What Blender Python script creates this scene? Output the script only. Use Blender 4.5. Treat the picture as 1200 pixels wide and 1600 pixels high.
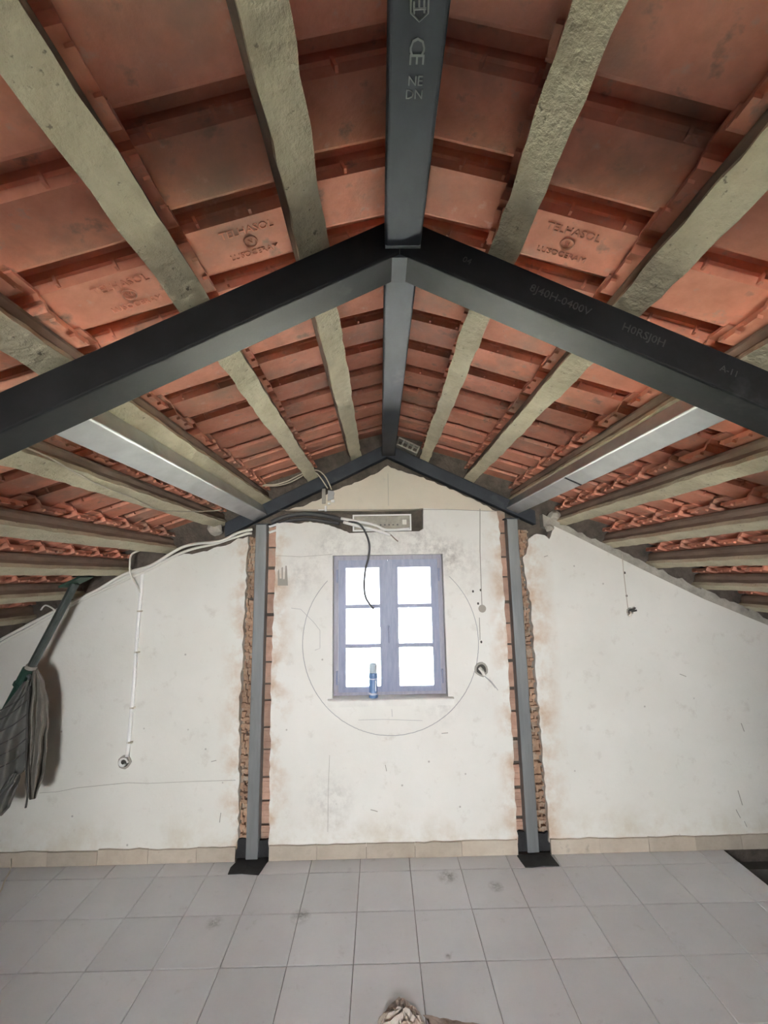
import bpy, bmesh, math, random
from mathutils import Vector, Matrix, geometry
random.seed(7)
for o in list(bpy.data.objects): bpy.data.objects.remove(o)
S = bpy.context.scene
C = S.collection
# ------------------------------------------------------------------ camera
F = 645.0; H = 1.736
PITCH = math.atan2(100, F); ROLL = math.radians(0.95); YAW = math.atan2(7.7, F)
fw = Vector((math.sin(YAW)*math.cos(PITCH), math.cos(YAW)*math.cos(PITCH), math.sin(PITCH)))
r0 = Vector((math.cos(YAW), -math.sin(YAW), 0)); u0 = r0.cross(fw)
rt = math.cos(ROLL)*r0 - math.sin(ROLL)*u0; up = math.sin(ROLL)*r0 + math.cos(ROLL)*u0
CAM = Vector((0, 0, H))
cd = bpy.data.cameras.new('camera'); cam = bpy.data.objects.new('camera', cd); C.objects.link(cam)
cd.sensor_fit = 'VERTICAL'; cd.sensor_height = 36; cd.sensor_width = 27; cd.lens = F/1600*36; cd.clip_start = 0.02
m = Matrix((rt, up, -fw)).transposed().to_4x4(); m.translation = CAM; cam.matrix_world = m
S.camera = cam
def ray(px, py): return fw*F + rt*(px-600) - up*(py-800)
def at(px, py, Y=2.88):                 # a point of the plane at depth Y
    d = ray(px, py); return CAM + d*(Y/d.y)
def atz(px, py, Z=0.0):
    d = ray(px, py); return CAM + d*((Z-H)/d.z)
# ------------------------------------------------------------------ world, daylight, exposure
w = bpy.data.worlds.new('sky'); S.world = w; w.use_nodes = True
bg = w.node_tree.nodes['Background']; bg.inputs[0].default_value = (0.88, 0.94, 1.0, 1); bg.inputs[1].default_value = 2.5
def area(name, loc, target, sx, sy, power, col):
    l = bpy.data.lights.new(name, 'AREA'); l.shape = 'RECTANGLE'; l.size = sx; l.size_y = sy; l.energy = power; l.color = col
    o = bpy.data.objects.new(name, l); C.objects.link(o); o.location = loc
    o.rotation_euler = (Vector(target)-Vector(loc)).to_track_quat('-Z', 'Y').to_euler(); return o
area('daylight_over_window', (0.1, 5.3, 4.75), (0.06, 2.92, 1.41), 3.0, 1.8, 6000, (0.93, 0.96, 1.0))
area('added_rear_fill', (0.0, -9.0, 1.9), (0.05, -2.2, 1.4), 7.0, 4.4, 3300, (0.985, 0.99, 0.985))  # area lamp added behind the camera to brighten the end wall
sn = bpy.data.lights.new('sun', 'SUN'); sn.energy = 1900; sn.angle = .01; sn.color = (1.0, .95, .89); so = bpy.data.objects.new('sun', sn); C.objects.link(so)
so.rotation_euler = (Vector((-1, .12, -1.2))).to_track_quat('-Z', 'Y').to_euler()
S.view_settings.view_transform = 'Standard'; S.view_settings.look = 'None'
S.view_settings.exposure = 1.38; S.view_settings.gamma = 1.0; S.view_settings.use_curve_mapping = False
S.cycles.max_bounces = 16; S.cycles.diffuse_bounces = 10; S.cycles.glossy_bounces = 6; S.cycles.transparent_max_bounces = 12
# ------------------------------------------------------------------ materials
def nd(nt, t, **kw):
    n = nt.nodes.new(t)
    for k, v in kw.items(): setattr(n, k, v)
    return n
def base_mat(name):
    m = bpy.data.materials.new(name); m.use_nodes = True; nt = m.node_tree
    return m, nt, nt.nodes['Principled BSDF']
def rgba(c): return (c[0], c[1], c[2], 1)
def noise(nt, scale, detail=4, rough=.6, vec=None, coord='Object'):
    n = nd(nt, 'ShaderNodeTexNoise'); n.inputs['Scale'].default_value = scale; n.inputs['Detail'].default_value = detail; n.inputs['Roughness'].default_value = rough
    if vec is None:
        tc = nd(nt, 'ShaderNodeTexCoord'); vec = tc.outputs[coord]
    nt.links.new(vec, n.inputs['Vector']); return n.outputs['Fac']
def ramp(nt, fac, stops):
    r = nd(nt, 'ShaderNodeValToRGB'); e = r.color_ramp.elements
    while len(e) < len(stops): e.new(0.5)
    for el, (p, c) in zip(e, stops): el.position = p; el.color = rgba(c) if len(c) == 3 else c
    nt.links.new(fac, r.inputs[0]); return r.outputs[0]
def mixc(nt, fac, a, b, mode='MIX'):
    n = nd(nt, 'ShaderNodeMix', data_type='RGBA', blend_type=mode)
    for s, v in ((n.inputs[0], fac), (n.inputs[6], a), (n.inputs[7], b)):
        if isinstance(v, (int, float)): s.default_value = v
        elif isinstance(v, tuple): s.default_value = rgba(v)
        else: nt.links.new(v, s)
    return n.outputs[2]
def math_(nt, op, a, b=None, clamp=False):
    n = nd(nt, 'ShaderNodeMath', operation=op, use_clamp=clamp)
    for s, v in ((n.inputs[0], a), (n.inputs[1], b)):
        if v is None: continue
        if isinstance(v, (int, float)): s.default_value = v
        else: nt.links.new(v, s)
    return n.outputs[0]
def bump(nt, bs, h, strength, dist=.01):
    b = nd(nt, 'ShaderNodeBump'); b.inputs['Strength'].default_value = strength; b.inputs['Distance'].default_value = dist
    nt.links.new(h, b.inputs['Height']); nt.links.new(b.outputs[0], bs.inputs['Normal'])
def mottled(name, c1, c2, scale=6, rough=.8, metal=0., spots=None, bscale=60, bstr=.3, bdist=.004, coord='Object', rnd=0.0, stretch=None, spec=.5):
    m, nt, bs = base_mat(name)
    vec = None
    tc = nd(nt, 'ShaderNodeTexCoord'); vec = tc.outputs[coord]
    if rnd:
        oi = nd(nt, 'ShaderNodeObjectInfo'); ad = nd(nt, 'ShaderNodeVectorMath', operation='ADD')
        sc = nd(nt, 'ShaderNodeVectorMath', operation='SCALE'); sc.inputs['Scale'].default_value = 37.0
        cb = nd(nt, 'ShaderNodeCombineXYZ'); 
        for k in range(3): nt.links.new(oi.outputs['Random'], cb.inputs[k])
        nt.links.new(cb.outputs[0], sc.inputs[0]); nt.links.new(vec, ad.inputs[0]); nt.links.new(sc.outputs[0], ad.inputs[1]); vec = ad.outputs[0]
    if stretch:
        mp = nd(nt, 'ShaderNodeMapping'); mp.inputs['Scale'].default_value = stretch; nt.links.new(vec, mp.inputs[0]); svec = mp.outputs[0]
    else: svec = vec
    col = ramp(nt, noise(nt, scale, 6, .65, svec), [(.32, c1), (.68, c2)])
    if rnd:
        v = math_(nt, 'ADD', math_(nt, 'MULTIPLY', oi.outputs['Random'], 2*rnd), 1-rnd)
        cc = nd(nt, 'ShaderNodeCombineColor')
        for k in range(3): nt.links.new(v, cc.inputs[k])
        col = mixc(nt, 1.0, col, cc.outputs[0], 'MULTIPLY')
    for sc_, lo, hi, c in (spots or []):
        col = mixc(nt, ramp(nt, noise(nt, sc_, 5, .6, vec), [(lo, (0, 0, 0)), (hi, (1, 1, 1))]), col, c)
    nt.links.new(col, bs.inputs['Base Color']); bs.inputs['Roughness'].default_value = rough; bs.inputs['Metallic'].default_value = metal; bs.inputs['Specular IOR Level'].default_value = spec
    if bstr: bump(nt, bs, noise(nt, bscale, 5, .6, vec), bstr, bdist)
    return m
def plain(name, c, rough=.5, metal=0.):
    m, nt, bs = base_mat(name); bs.inputs['Base Color'].default_value = rgba(c); bs.inputs['Roughness'].default_value = rough; bs.inputs['Metallic'].default_value = metal
    return m
M = {}
def plaster(name, c1, c2, edges=(), low=True, smears=()):
    m, nt, bs = base_mat(name)
    g = nd(nt, 'ShaderNodeNewGeometry'); pos = g.outputs['Position']
    sp = nd(nt, 'ShaderNodeSeparateXYZ'); nt.links.new(pos, sp.inputs[0])
    col = ramp(nt, noise(nt, 1.7, 7, .6, pos), [(.3, c1), (.7, c2)])
    col = mixc(nt, ramp(nt, noise(nt, 9, 6, .7, pos), [(.58, (0, 0, 0)), (.78, (.55, .55, .55))]), col, (.52, .48, .42))
    f = None
    for xe, wd in edges:                    # rust-coloured damp stains along the chased edges
        d = math_(nt, 'ABSOLUTE', math_(nt, 'SUBTRACT', sp.outputs[0], xe))
        k = math_(nt, 'SUBTRACT', 1.0, math_(nt, 'DIVIDE', d, wd), True)
        f = k if f is None else math_(nt, 'MAXIMUM', f, k)
    if f is not None:
        n = ramp(nt, noise(nt, 5.5, 6, .65, pos), [(.44, (0, 0, 0)), (.68, (1, 1, 1))])
        f = math_(nt, 'MULTIPLY', math_(nt, 'MULTIPLY', f, n), .8, True)
        col = mixc(nt, f, col, (.50, .29, .14))
    if low:
        k = math_(nt, 'SUBTRACT', 1.0, math_(nt, 'DIVIDE', math_(nt, 'ABSOLUTE', math_(nt, 'SUBTRACT', sp.outputs[2], .08)), .22), True)
        n = ramp(nt, noise(nt, 4.0, 6, .65, pos), [(.45, (0, 0, 0)), (.7, (1, 1, 1))])
        col = mixc(nt, math_(nt, 'MULTIPLY', math_(nt, 'MULTIPLY', k, n), .6), col, (.50, .40, .26))
    # small dark scuffs
    v = nd(nt, 'ShaderNodeTexVoronoi'); v.inputs['Scale'].default_value = 5.5; nt.links.new(pos, v.inputs['Vector'])
    col = mixc(nt, ramp(nt, v.outputs['Distance'], [(.02, (.6, .6, .6)), (.045, (0, 0, 0))]), col, (.25, .22, .19))
    for (px, py, rad, st_) in smears:            # grey smudges with their own ragged outline
        p = at(px, py)
        vm = nd(nt, 'ShaderNodeVectorMath', operation='DISTANCE'); nt.links.new(pos, vm.inputs[0]); vm.inputs[1].default_value = p
        k = math_(nt, 'SUBTRACT', 1.0, math_(nt, 'DIVIDE', vm.outputs['Value'], rad), True)
        k = math_(nt, 'MULTIPLY', math_(nt, 'MULTIPLY', k, ramp(nt, noise(nt, 16, 7, .75, pos), [(.42, (0, 0, 0)), (.66, (1, 1, 1))])), st_)
        col = mixc(nt, k, col, (.36, .34, .32))
    nt.links.new(col, bs.inputs['Base Color']); bs.inputs['Roughness'].default_value = .85
    bump(nt, bs, noise(nt, 14, 8, .7, pos), .25, .008)
    return m
M['plaster_l'] = plaster('white_plaster_outer', (.735, .725, .67), (.81, .80, .75), [(-.92, .16), (1.04, .17)])
M['plaster_c'] = plaster('white_plaster_centre', (.77, .76, .715), (.85, .84, .80), [(-.72, .15), (.85, .13)], smears=[(655,850,.22,.8),(700,868,.16,.9),(590,848,.2,.7),(520,850,.2,.6),(470,900,.2,.5),(725,880,.22,.4),(690,1105,.15,.4),(515,1250,.2,.5)])
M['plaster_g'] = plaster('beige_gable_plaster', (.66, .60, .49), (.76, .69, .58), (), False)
M['masonry'] = mottled('rough_dark_masonry', (.05, .042, .036), (.14, .115, .095), 9, .95, bscale=25, bstr=.8, bdist=.02)  # dark brown mottled masonry
M['mortar'] = mottled('grey_rough_mortar', (.30, .28, .24), (.48, .45, .39), 14, .95, bscale=40, bstr=.8, bdist=.012)
M['brick'] = mottled('clay_brick', (.36, .215, .16), (.50, .33, .25), 14, .9, spots=[(9, .55, .75, (.36, .31, .25))], bscale=50, bstr=.6, rnd=.22)
M['brick_rough'] = mottled('broken_hollow_brick', (.26, .15, .10), (.50, .34, .23), 22, .95, spots=[(16, .52, .66, (.40, .34, .27))], bscale=40, bstr=.9, bdist=.01, rnd=.2)
M['brick_hole'] = plain('brick_hollow', (.02, .015, .012), .95)
M['terracotta'] = mottled('terracotta_tile', (.60, .235, .15), (.78, .35, .24), 7, .82, spots=[(3.6, .50, .74, (.36, .235, .175)), (26, .60, .76, (.62, .37, .28)), (14, .60, .74, (.30, .20, .15))], bscale=70, bstr=.25, rnd=.16)
M['soffit'] = mottled('limewashed_concrete', (.50, .45, .315), (.66, .605, .445), 11, .92, spots=[(60, .645, .71, (.25, .22, .165)), (7, .6, .8, (.42, .37, .26))], bscale=30, bstr=1.0, bdist=.012, stretch=(1, .6, 1))
M['web'] = mottled('brown_stained_concrete', (.15, .105, .08), (.27, .20, .155), 12, .9, bscale=40, bstr=.5, stretch=(1, .25, 1))
M['steel'] = mottled('dark_mill_scale_steel', (.030, .034, .043), (.050, .056, .069), 5, .6, .1, spec=.15, spots=[(3.0, .60, .78, (.10, .104, .11))], bscale=120, bstr=.05, stretch=(1, .5, 1))
M['black_steel'] = mottled('black_painted_steel', (.009, .009, .0105), (.018, .018, .021), 6, .57, .1, spec=.18, spots=[(4, .62, .8, (.05, .052, .056))], bscale=120, bstr=.05)
M['post_steel'] = mottled('grey_primed_steel', (.17, .18, .185), (.24, .25, .255), 4, .5, .3, spots=[(9, .64, .8, (.16, .16, .16))], bscale=120, bstr=.05, stretch=(4, 4, .5))
M['galv'] = mottled('galvanised_steel', (.50, .52, .53), (.63, .65, .66), 7, .46, .9, spots=[(9, .64, .78, (.46, .43, .38))], bscale=120, bstr=.05)
M['bitumen'] = mottled('black_light_blocker', (.012, .012, .013), (.03, .03, .032), 14, .8, bscale=40, bstr=.6)
M['print_grey'] = plain('grey_stencil_print', (.20, .21, .21), .8)
M['print_dark'] = plain('faint_stencil_print', (.034, .034, .036), .7)
M['pvc'] = plain('white_pvc', (.80, .78, .72), .5)
M['pvc_bright'] = plain('clean_white_plastic', (.88, .88, .86), .4)
M['pvc_dark'] = plain('grey_black_conduit', (.055, .055, .06), .55)
M['wire'] = plain('cream_wire', (.55, .50, .40), .6)
M['pencil'] = plain('pencil_line', (.40, .40, .41), .9)
M['grey_disc'] = plain('grey_filler', (.36, .34, .30), .85)
M['dark_hole'] = plain('dark_wall_box', (.07, .065, .06), .9)
M['frame'] = mottled('haze_blue_wood', (.20, .23, .345), (.28, .30, .42), 8, .45, bscale=50, bstr=.15, stretch=(6, 6, 1))  # blue of the window haze is put into the wood colour
M['frame_mauve'] = mottled('haze_mauve_wood', (.25, .24, .30), (.34, .33, .39), 8, .5, bscale=50, bstr=.15, stretch=(6, 6, 1))  # haze tint again, mauve to set the outer frame off from the sashes
M['sill'] = mottled('pale_stone_sill', (.76, .75, .71), (.84, .83, .79), 10, .6)
M['metal'] = plain('brushed_metal', (.5, .52, .56), .3, .9)
M['can_blue'] = mottled('blue_can_print', (.10, .20, .42), (.17, .30, .52), 12, .35, bstr=0)
M['can_cap'] = plain('pale_blue_cap', (.52, .62, .70), .4)
M['can_white'] = plain('white_can_label', (.66, .70, .80), .4)
M['green_paint'] = mottled('dark_green_paint', (.018, .055, .040), (.035, .085, .062), 12, .4, .1, spots=[(18, .62, .72, (.07, .07, .06))])
M['prop_tube'] = mottled('grey_green_tube', (.07, .085, .08), (.12, .135, .13), 10, .4, .6)
M['cloth'] = mottled('grey_cotton', (.13, .13, .12), (.19, .19, .175), 9, .95, bscale=220, bstr=.3)
M['cloth_lining'] = mottled('taupe_cotton', (.17, .155, .135), (.25, .23, .20), 12, .95, bscale=220, bstr=.3)
M['seam'] = plain('dark_seam', (.07, .068, .065), .9)
M['skirting'] = mottled('beige_skirting_tile', (.42, .36, .29), (.55, .49, .41), 6, .7, rnd=.14, spots=[(12, .6, .75, (.36, .31, .25))])
M['grout'] = plain('grey_grout', (.20, .19, .18), .9)
M['knee'] = mottled('grey_plaster', (.26, .245, .22), (.34, .32, .29), 3, .9)
M['pit'] = mottled('dark_stairwell_concrete', (.07, .065, .06), (.12, .11, .10), 5, .9)
M['ground'] = mottled('dull_ground', (.045, .05, .035), (.065, .065, .05), 1, .95, bstr=0)
M['bounce_slab'] = mottled('pale_bounce_paving', (.76, .76, .75), (.84, .84, .83), 1, .9, bstr=0)
M['rubble'] = mottled('crumbled_plaster', (.48, .42, .37), (.62, .57, .52), 20, .9, spots=[(14, .55, .68, (.30, .20, .15))], bscale=60, bstr=.8)
M['dust'] = mottled('brown_dust', (.30, .23, .19), (.40, .33, .29), 20, .95)
M['pine'] = mottled('pale_pine', (.62, .52, .34), (.70, .61, .43), 12, .7)
def floor_tile_mat():
    m, nt, bs = base_mat('grey_floor_tile')
    g = nd(nt, 'ShaderNodeNewGeometry'); pos = g.outputs['Position']
    oi = nd(nt, 'ShaderNodeObjectInfo')
    col = ramp(nt, noise(nt, 2.2, 6, .6, pos), [(.3, (.55, .555, .57)), (.7, (.63, .635, .65))])
    v = math_(nt, 'ADD', math_(nt, 'MULTIPLY', oi.outputs['Random'], .10), .95)
    cc = nd(nt, 'ShaderNodeCombineColor')
    for k in range(3): nt.links.new(v, cc.inputs[k])
    col = mixc(nt, 1.0, col, cc.outputs[0], 'MULTIPLY')
    col = mixc(nt, ramp(nt, noise(nt, 11, 7, .7, pos), [(.60, (0, 0, 0)), (.80, (.6, .6, .6))]), col, (.34, .325, .31))
    for (px, py, rad) in ((700, 1370, .07), (470, 1432, .06), (335, 1442, .05), (700, 1494, .02), (775, 1385, .05)):   # dropped grease marks
        p = atz(px, py)
        vm = nd(nt, 'ShaderNodeVectorMath', operation='DISTANCE'); nt.links.new(pos, vm.inputs[0]); vm.inputs[1].default_value = p
        k = math_(nt, 'SUBTRACT', 1.0, math_(nt, 'DIVIDE', vm.outputs['Value'], rad), True)
        k = math_(nt, 'MULTIPLY', math_(nt, 'MULTIPLY', k, ramp(nt, noise(nt, 30, 5, .7, pos), [(.38, (0, 0, 0)), (.62, (1, 1, 1))])), .9)
        col = mixc(nt, k, col, (.10, .095, .09))
    nt.links.new(col, bs.inputs['Base Color'])
    bs.inputs['Roughness'].default_value = .42; bs.inputs['Specular IOR Level'].default_value = .5
    bump(nt, bs, noise(nt, 30, 4, .6, pos), .04, .004)
    return m
M['floor_tile'] = floor_tile_mat()
def glass_mat():
    m = bpy.data.materials.new('window_glass'); m.use_nodes = True; nt = m.node_tree; nt.nodes.clear()
    o = nd(nt, 'ShaderNodeOutputMaterial'); t = nd(nt, 'ShaderNodeBsdfTransparent'); g = nd(nt, 'ShaderNodeBsdfGlossy'); g.inputs['Roughness'].default_value = .02
    fr = nd(nt, 'ShaderNodeFresnel'); fr.inputs[0].default_value = 1.45; mx = nd(nt, 'ShaderNodeMixShader')
    t.inputs[0].default_value = (.95, .97, .98, 1)
    nt.links.new(fr.outputs[0], mx.inputs[0]); nt.links.new(t.outputs[0], mx.inputs[1]); nt.links.new(g.outputs[0], mx.inputs[2]); nt.links.new(mx.outputs[0], o.inputs[0])
    return m
M['glass'] = glass_mat()
# ------------------------------------------------------------------ object helpers
LOC = {}                                       # world position of each root or part
def put(o, label=None, cat=None, group=None, kind=None):
    if label: o['label'] = label
    if cat: o['category'] = cat
    if group: o['group'] = group
    if kind: o['kind'] = kind
    return o
def empty(name, loc, **kw):
    o = bpy.data.objects.new(name, None); C.objects.link(o); o.location = loc; o.empty_display_size = .1
    LOC[o] = Vector(loc); return put(o, **kw)
def raw_mesh(name, vs, fs, mat, smooth=False):
    me = bpy.data.meshes.new(name); me.from_pydata([tuple(v) for v in vs], [], fs)
    bm = bmesh.new(); bm.from_mesh(me); bmesh.ops.recalc_face_normals(bm, faces=bm.faces)
    bm.to_mesh(me); bm.free()
    me.materials.append(M[mat])
    if smooth:
        for p in me.polygons: p.use_smooth = True
    return me
def mesh(name, vs, fs, mat, parent=None, smooth=False, origin=None, **kw):
    """vs in world space; origin is where the object's own origin goes"""
    if parent is not None: org = LOC[parent] if origin is None else Vector(origin)
    else: org = Vector(origin) if origin is not None else Vector((0, 0, 0))
    me = raw_mesh(name, [Vector(v)-org for v in vs], fs, mat, smooth)
    o = bpy.data.objects.new(name, me); C.objects.link(o)
    if parent is not None: o.parent = parent; o.location = org-LOC[parent]
    else: o.location = org
    LOC[o] = org; return put(o, **kw)
class G:                                       # collects shapes into one mesh
    def __init__(s): s.v = []; s.f = []
    def add(s, vs, fs):
        k = len(s.v); s.v += [Vector(v) for v in vs]; s.f += [tuple(i+k for i in f) for f in fs]; return s
    def box(s, a, b):
        x0, y0, z0 = a; x1, y1, z1 = b
        return s.add([(x0,y0,z0),(x1,y0,z0),(x1,y1,z0),(x0,y1,z0),(x0,y0,z1),(x1,y0,z1),(x1,y1,z1),(x0,y1,z1)],
                     [(0,1,2,3),(4,5,6,7),(0,1,5,4),(1,2,6,5),(2,3,7,6),(3,0,4,7)])
    def prism(s, poly, fn, t0, t1):            # poly of (a,b); fn(a,b,t) -> point
        n = len(poly)
        vs = [fn(a, b, t0) for a, b in poly] + [fn(a, b, t1) for a, b in poly]
        return s.add(vs, [tuple(range(n)), tuple(range(n, 2*n))] + [(i, (i+1) % n, n+(i+1) % n, n+i) for i in range(n)])
    def flat(s, loops, y0, y1):                # (x,z) outline with holes, thickness along Y
        pts = [Vector((a, b, 0)) for L in loops for a, b in L]
        tri = geometry.tessellate_polygon([[Vector((a, b, 0)) for a, b in L] for L in loops])
        n = len(pts); vs = [(p.x, y0, p.y) for p in pts] + [(p.x, y1, p.y) for p in pts]
        fs = [tuple(t) for t in tri] + [tuple(i+n for i in t) for t in tri]; k = 0
        for L in loops:
            m = len(L)
            fs += [(k+i, k+(i+1) % m, n+k+(i+1) % m, n+k+i) for i in range(m)]; k += m
        return s.add(vs, fs)
    def tube(s, pts, r, seg=8, smooth=0, closed=False):
        P = [Vector(p) for p in pts]
        if smooth:
            Q = []
            for i in range(len(P)-1):
                a = P[max(i-1, 0)]; b = P[i]; c = P[i+1]; d = P[min(i+2, len(P)-1)]
                for j in range(smooth):
                    t = j/smooth; Q.append(.5*((2*b)+(-a+c)*t+(2*a-5*b+4*c-d)*t*t+(-a+3*b-3*c+d)*t**3))
            Q.append(P[-1]); P = Q
        n = len(P); rr = r if isinstance(r, (list, tuple)) else None
        vs = []; X = None
        for i in range(n):
            d = (P[min(i+1, n-1)]-P[max(i-1, 0)]).normalized()
            if X is None: X = d.orthogonal().normalized()
            else: X = (X-d*X.dot(d)).normalized()
            Y = d.cross(X); q = r if rr is None else rr[min(int(i*len(rr)/n), len(rr)-1)]
            vs += [P[i]+(X*math.cos(2*math.pi*j/seg)+Y*math.sin(2*math.pi*j/seg))*q for j in range(seg)]
        fs = [tuple(range(seg)), tuple(range((n-1)*seg, n*seg))]
        fs += [(i*seg+j, i*seg+(j+1) % seg, (i+1)*seg+(j+1) % seg, (i+1)*seg+j) for i in range(n-1) for j in range(seg)]
        return s.add(vs, fs)
    def make(s, name, mat, parent=None, **kw): return mesh(name, s.v, s.f, mat, parent, **kw)
def jit(a): return random.uniform(-a, a)
def rough_line(pts, step, amp):                # subdivide an open (x,z) line and roughen it
    out = []
    for (a, b), (c, d) in zip(pts[:-1], pts[1:]):
        L = math.hypot(c-a, d-b); n = max(1, int(L/step))
        for i in range(n):
            t = i/n; out.append((a+(c-a)*t+(jit(amp) if i else jit(amp*.5)), b+(d-b)*t+(jit(amp) if i else jit(amp*.5))))
    out.append(pts[-1]); return out
def rounded(wd, ht, r, seg=3):                 # rounded rectangle about (0, ht/2)
    out = []
    for cx, cy, a0 in ((wd/2-r, ht-r, 0), (-wd/2+r, ht-r, 90), (-wd/2+r, r, 180), (wd/2-r, r, 270)):
        for i in range(seg+1):
            a = math.radians(a0+90*i/seg); out.append((cx+r*math.cos(a), cy+r*math.sin(a)))
    return out
def text_mesh(txt, size, depth=.0012, mat='print_grey'):
    cu = bpy.data.curves.new('lettering', 'FONT'); cu.body = txt; cu.size = size; cu.extrude = depth/2; cu.align_x = 'CENTER'; cu.align_y = 'CENTER'; cu.resolution_u = 2
    ob = bpy.data.objects.new('lettering', cu); C.objects.link(ob)
    me = bpy.data.meshes.new_from_object(ob.evaluated_get(bpy.context.evaluated_depsgraph_get()))
    bpy.data.objects.remove(ob); me.name = 'lettering'; me.materials.clear(); me.materials.append(M[mat]); return me
def lettering(txt, size, pos, xdir, ydir, parent, mat, depth=.0012, name='lettering'):
    X = Vector(xdir).normalized(); Yv = Vector(ydir).normalized(); Z = X.cross(Yv)
    me = text_mesh(txt, size, depth, mat)
    mt = Matrix((X, Yv, Z)).transposed().to_4x4(); mt.translation = Vector(pos)-LOC[parent]
    me.transform(mt)
    o = bpy.data.objects.new(name, me); C.objects.link(o); o.parent = parent; LOC[o] = LOC[parent]; return o
# ------------------------------------------------------------------ roof geometry
A = 1.032                                      # soffit plane scale: purlins end at the wall face
XR = .062*A; Z0 = H+.918*A; TH = math.atan(.49); CO, SI = math.cos(TH), math.sin(TH)
def slope(sg, s, n, y): return Vector((XR+sg*(s*CO+n*SI), y, Z0-s*SI+n*CO))
def soffit_z(x): return Z0-.49*abs(x-XR)
YB = -2.2                                      # wall behind the camera
YT0, YT1 = .932*A, 1.030*A                     # front steel frame
XK = 3.3                                       # low side walls
PL = [.216, .512, .838, 1.14, 1.483, 1.777, 2.08, 2.39, 2.70, 3.01]
PR = [.257, .562, .866, 1.185, 1.507, 1.797, 2.10, 2.40, 2.70, 3.01]
PL = [p*A/CO for p in PL]; PR = [p*A/CO for p in PR]
# ------------------------------------------------------------------ floor
XV = 2.135                                     # edge of the stairwell
fl = G(); fl.box((-XK, YB, -.12), (XV, 2.96, -.006)); fl.box((XV, YB, -.12), (XK, 1.3, -.006))
floor = fl.make('floor', 'grout', kind='structure', label='grey square floor tiles of the attic')
xs = [.155+.302*k for k in range(-12, 8)]
xs = [max(x, -XK) for x in xs if x < XV-.05]+[XV]
ys = [2.875, 2.755]+[2.755-.2955*k for k in range(1, 9)]
cache = {}
def bev_tile(wx, wy):
    k = (round(wx, 3), round(wy, 3))
    if k not in cache:
        a, b = wx/2, wy/2; e = .0025
        vs = [(-a,-b,-.008),(a,-b,-.008),(a,b,-.008),(-a,b,-.008),(-a,-b,-.002),(a,-b,-.002),(a,b,-.002),(-a,b,-.002),(-a+e,-b+e,0),(a-e,-b+e,0),(a-e,b-e,0),(-a+e,b-e,0)]
        fs = [(0,1,2,3),(8,9,10,11)]+[(i,(i+1)%4,(i+1)%4+4,i+4) for i in range(4)]+[(i+4,(i+1)%4+4,(i+1)%4+8,i+8) for i in range(4)]
        cache[k] = raw_mesh('floor_tile', vs, fs, 'floor_tile')
    return cache[k]
for i in range(len(xs)-1):
    if xs[i+1]-xs[i] < .04: continue
    for j in range(len(ys)-1):
        g = .0032
        o = bpy.data.objects.new('floor_tile', bev_tile(xs[i+1]-xs[i]-g, ys[j]-ys[j+1]-g)); C.objects.link(o); o.parent = floor
        o.location = ((xs[i]+xs[i+1])/2, (ys[j]+ys[j+1])/2, jit(.0006)); o.rotation_euler = (jit(.0016), jit(.0016), 0)
pit = G(); pit.box((XV-.12, 1.3, -1.6), (XV, 2.88, -.12)).box((XV, 1.2, -1.6), (XK, 1.3, -.12)).box((XV-.12, 1.2, -1.7), (XK, 2.88, -1.6)).box((XV-.12, 2.88, -1.7), (XK, 3.1, -.12)).box((XK, 1.2, -1.7), (XK+.12, 3.1, -.12))
pit.make('trim_1', 'pit', kind='structure', label='dark stairwell opening beside the tiled floor')
G().box((-2.0, -6.5, .35), (2.6, YB-.16, .55)).box((2.6, -7.5, -3), (2.75, YB-.16, 6.5)).make('light_blocker', 'bitumen', kind='structure', label='dark slab and tall wall added to block light outside the rear opening')  # unseen blocker added to keep light off the near roof
G().box((-7, 3.2, -3.0), (7, 9.5, -2.9)).make('bounce_slab', 'bounce_slab', kind='structure', label='pale slab added outside to bounce sun up through the window')  # reflector added below the window to brighten the far roof tiles
G().box((-40, -40, -3.1), (40, 40, -3.0)).make('ground', 'ground', kind='structure', label='dull ground outside, a storey below the attic')
# ------------------------------------------------------------------ back wall
WX0, WX1, WZ0, WZ1 = -.326, .438, .942, 1.882  # window opening
def xz(lst, Y=2.88): return [(at(a, b, Y).x, at(a, b, Y).z) for a, b in lst]
def roofz(x, n): return soffit_z(x)+n/CO
sl = G()
g_out = [(-XK, -.12), (XK, -.12), (XK, roofz(XK, .224)), (XR, roofz(XR, .224)), (-XK, roofz(-XK, .224))]
sl.flat([g_out, [(WX0, WZ0-.05), (WX0, WZ1), (WX1, WZ1), (WX1, WZ0-.05)]], 2.95, 3.12)
wall = sl.make('wall_back', 'masonry', kind='structure', label='gable end wall, white plaster over brick, chased out around the steel posts')
def wpart(name, loops, y0, y1, mat, **kw): return G().flat(loops, y0, y1).make(name, mat, wall, **kw)
# left panel
top = xz([(388,838),(372,842),(360,850),(340,855),(318,862),(300,866),(272,868),(240,880),(200,897),(150,922),(110,942),(60,972),(0,1006)])
edge = rough_line([(-.918, .06), (-.922, .5), (-.936, .9), (-.925, 1.33), (-.919, 1.75), top[0]], .035, .008)
t2 = rough_line(top[:7], .03, .008)[1:]+top[7:]+[(-XK, soffit_z(-XK)-.04)]
wpart('plaster_panel', [edge+t2+[(-XK, .06)]], 2.88, 2.951, 'plaster_l')
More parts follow.
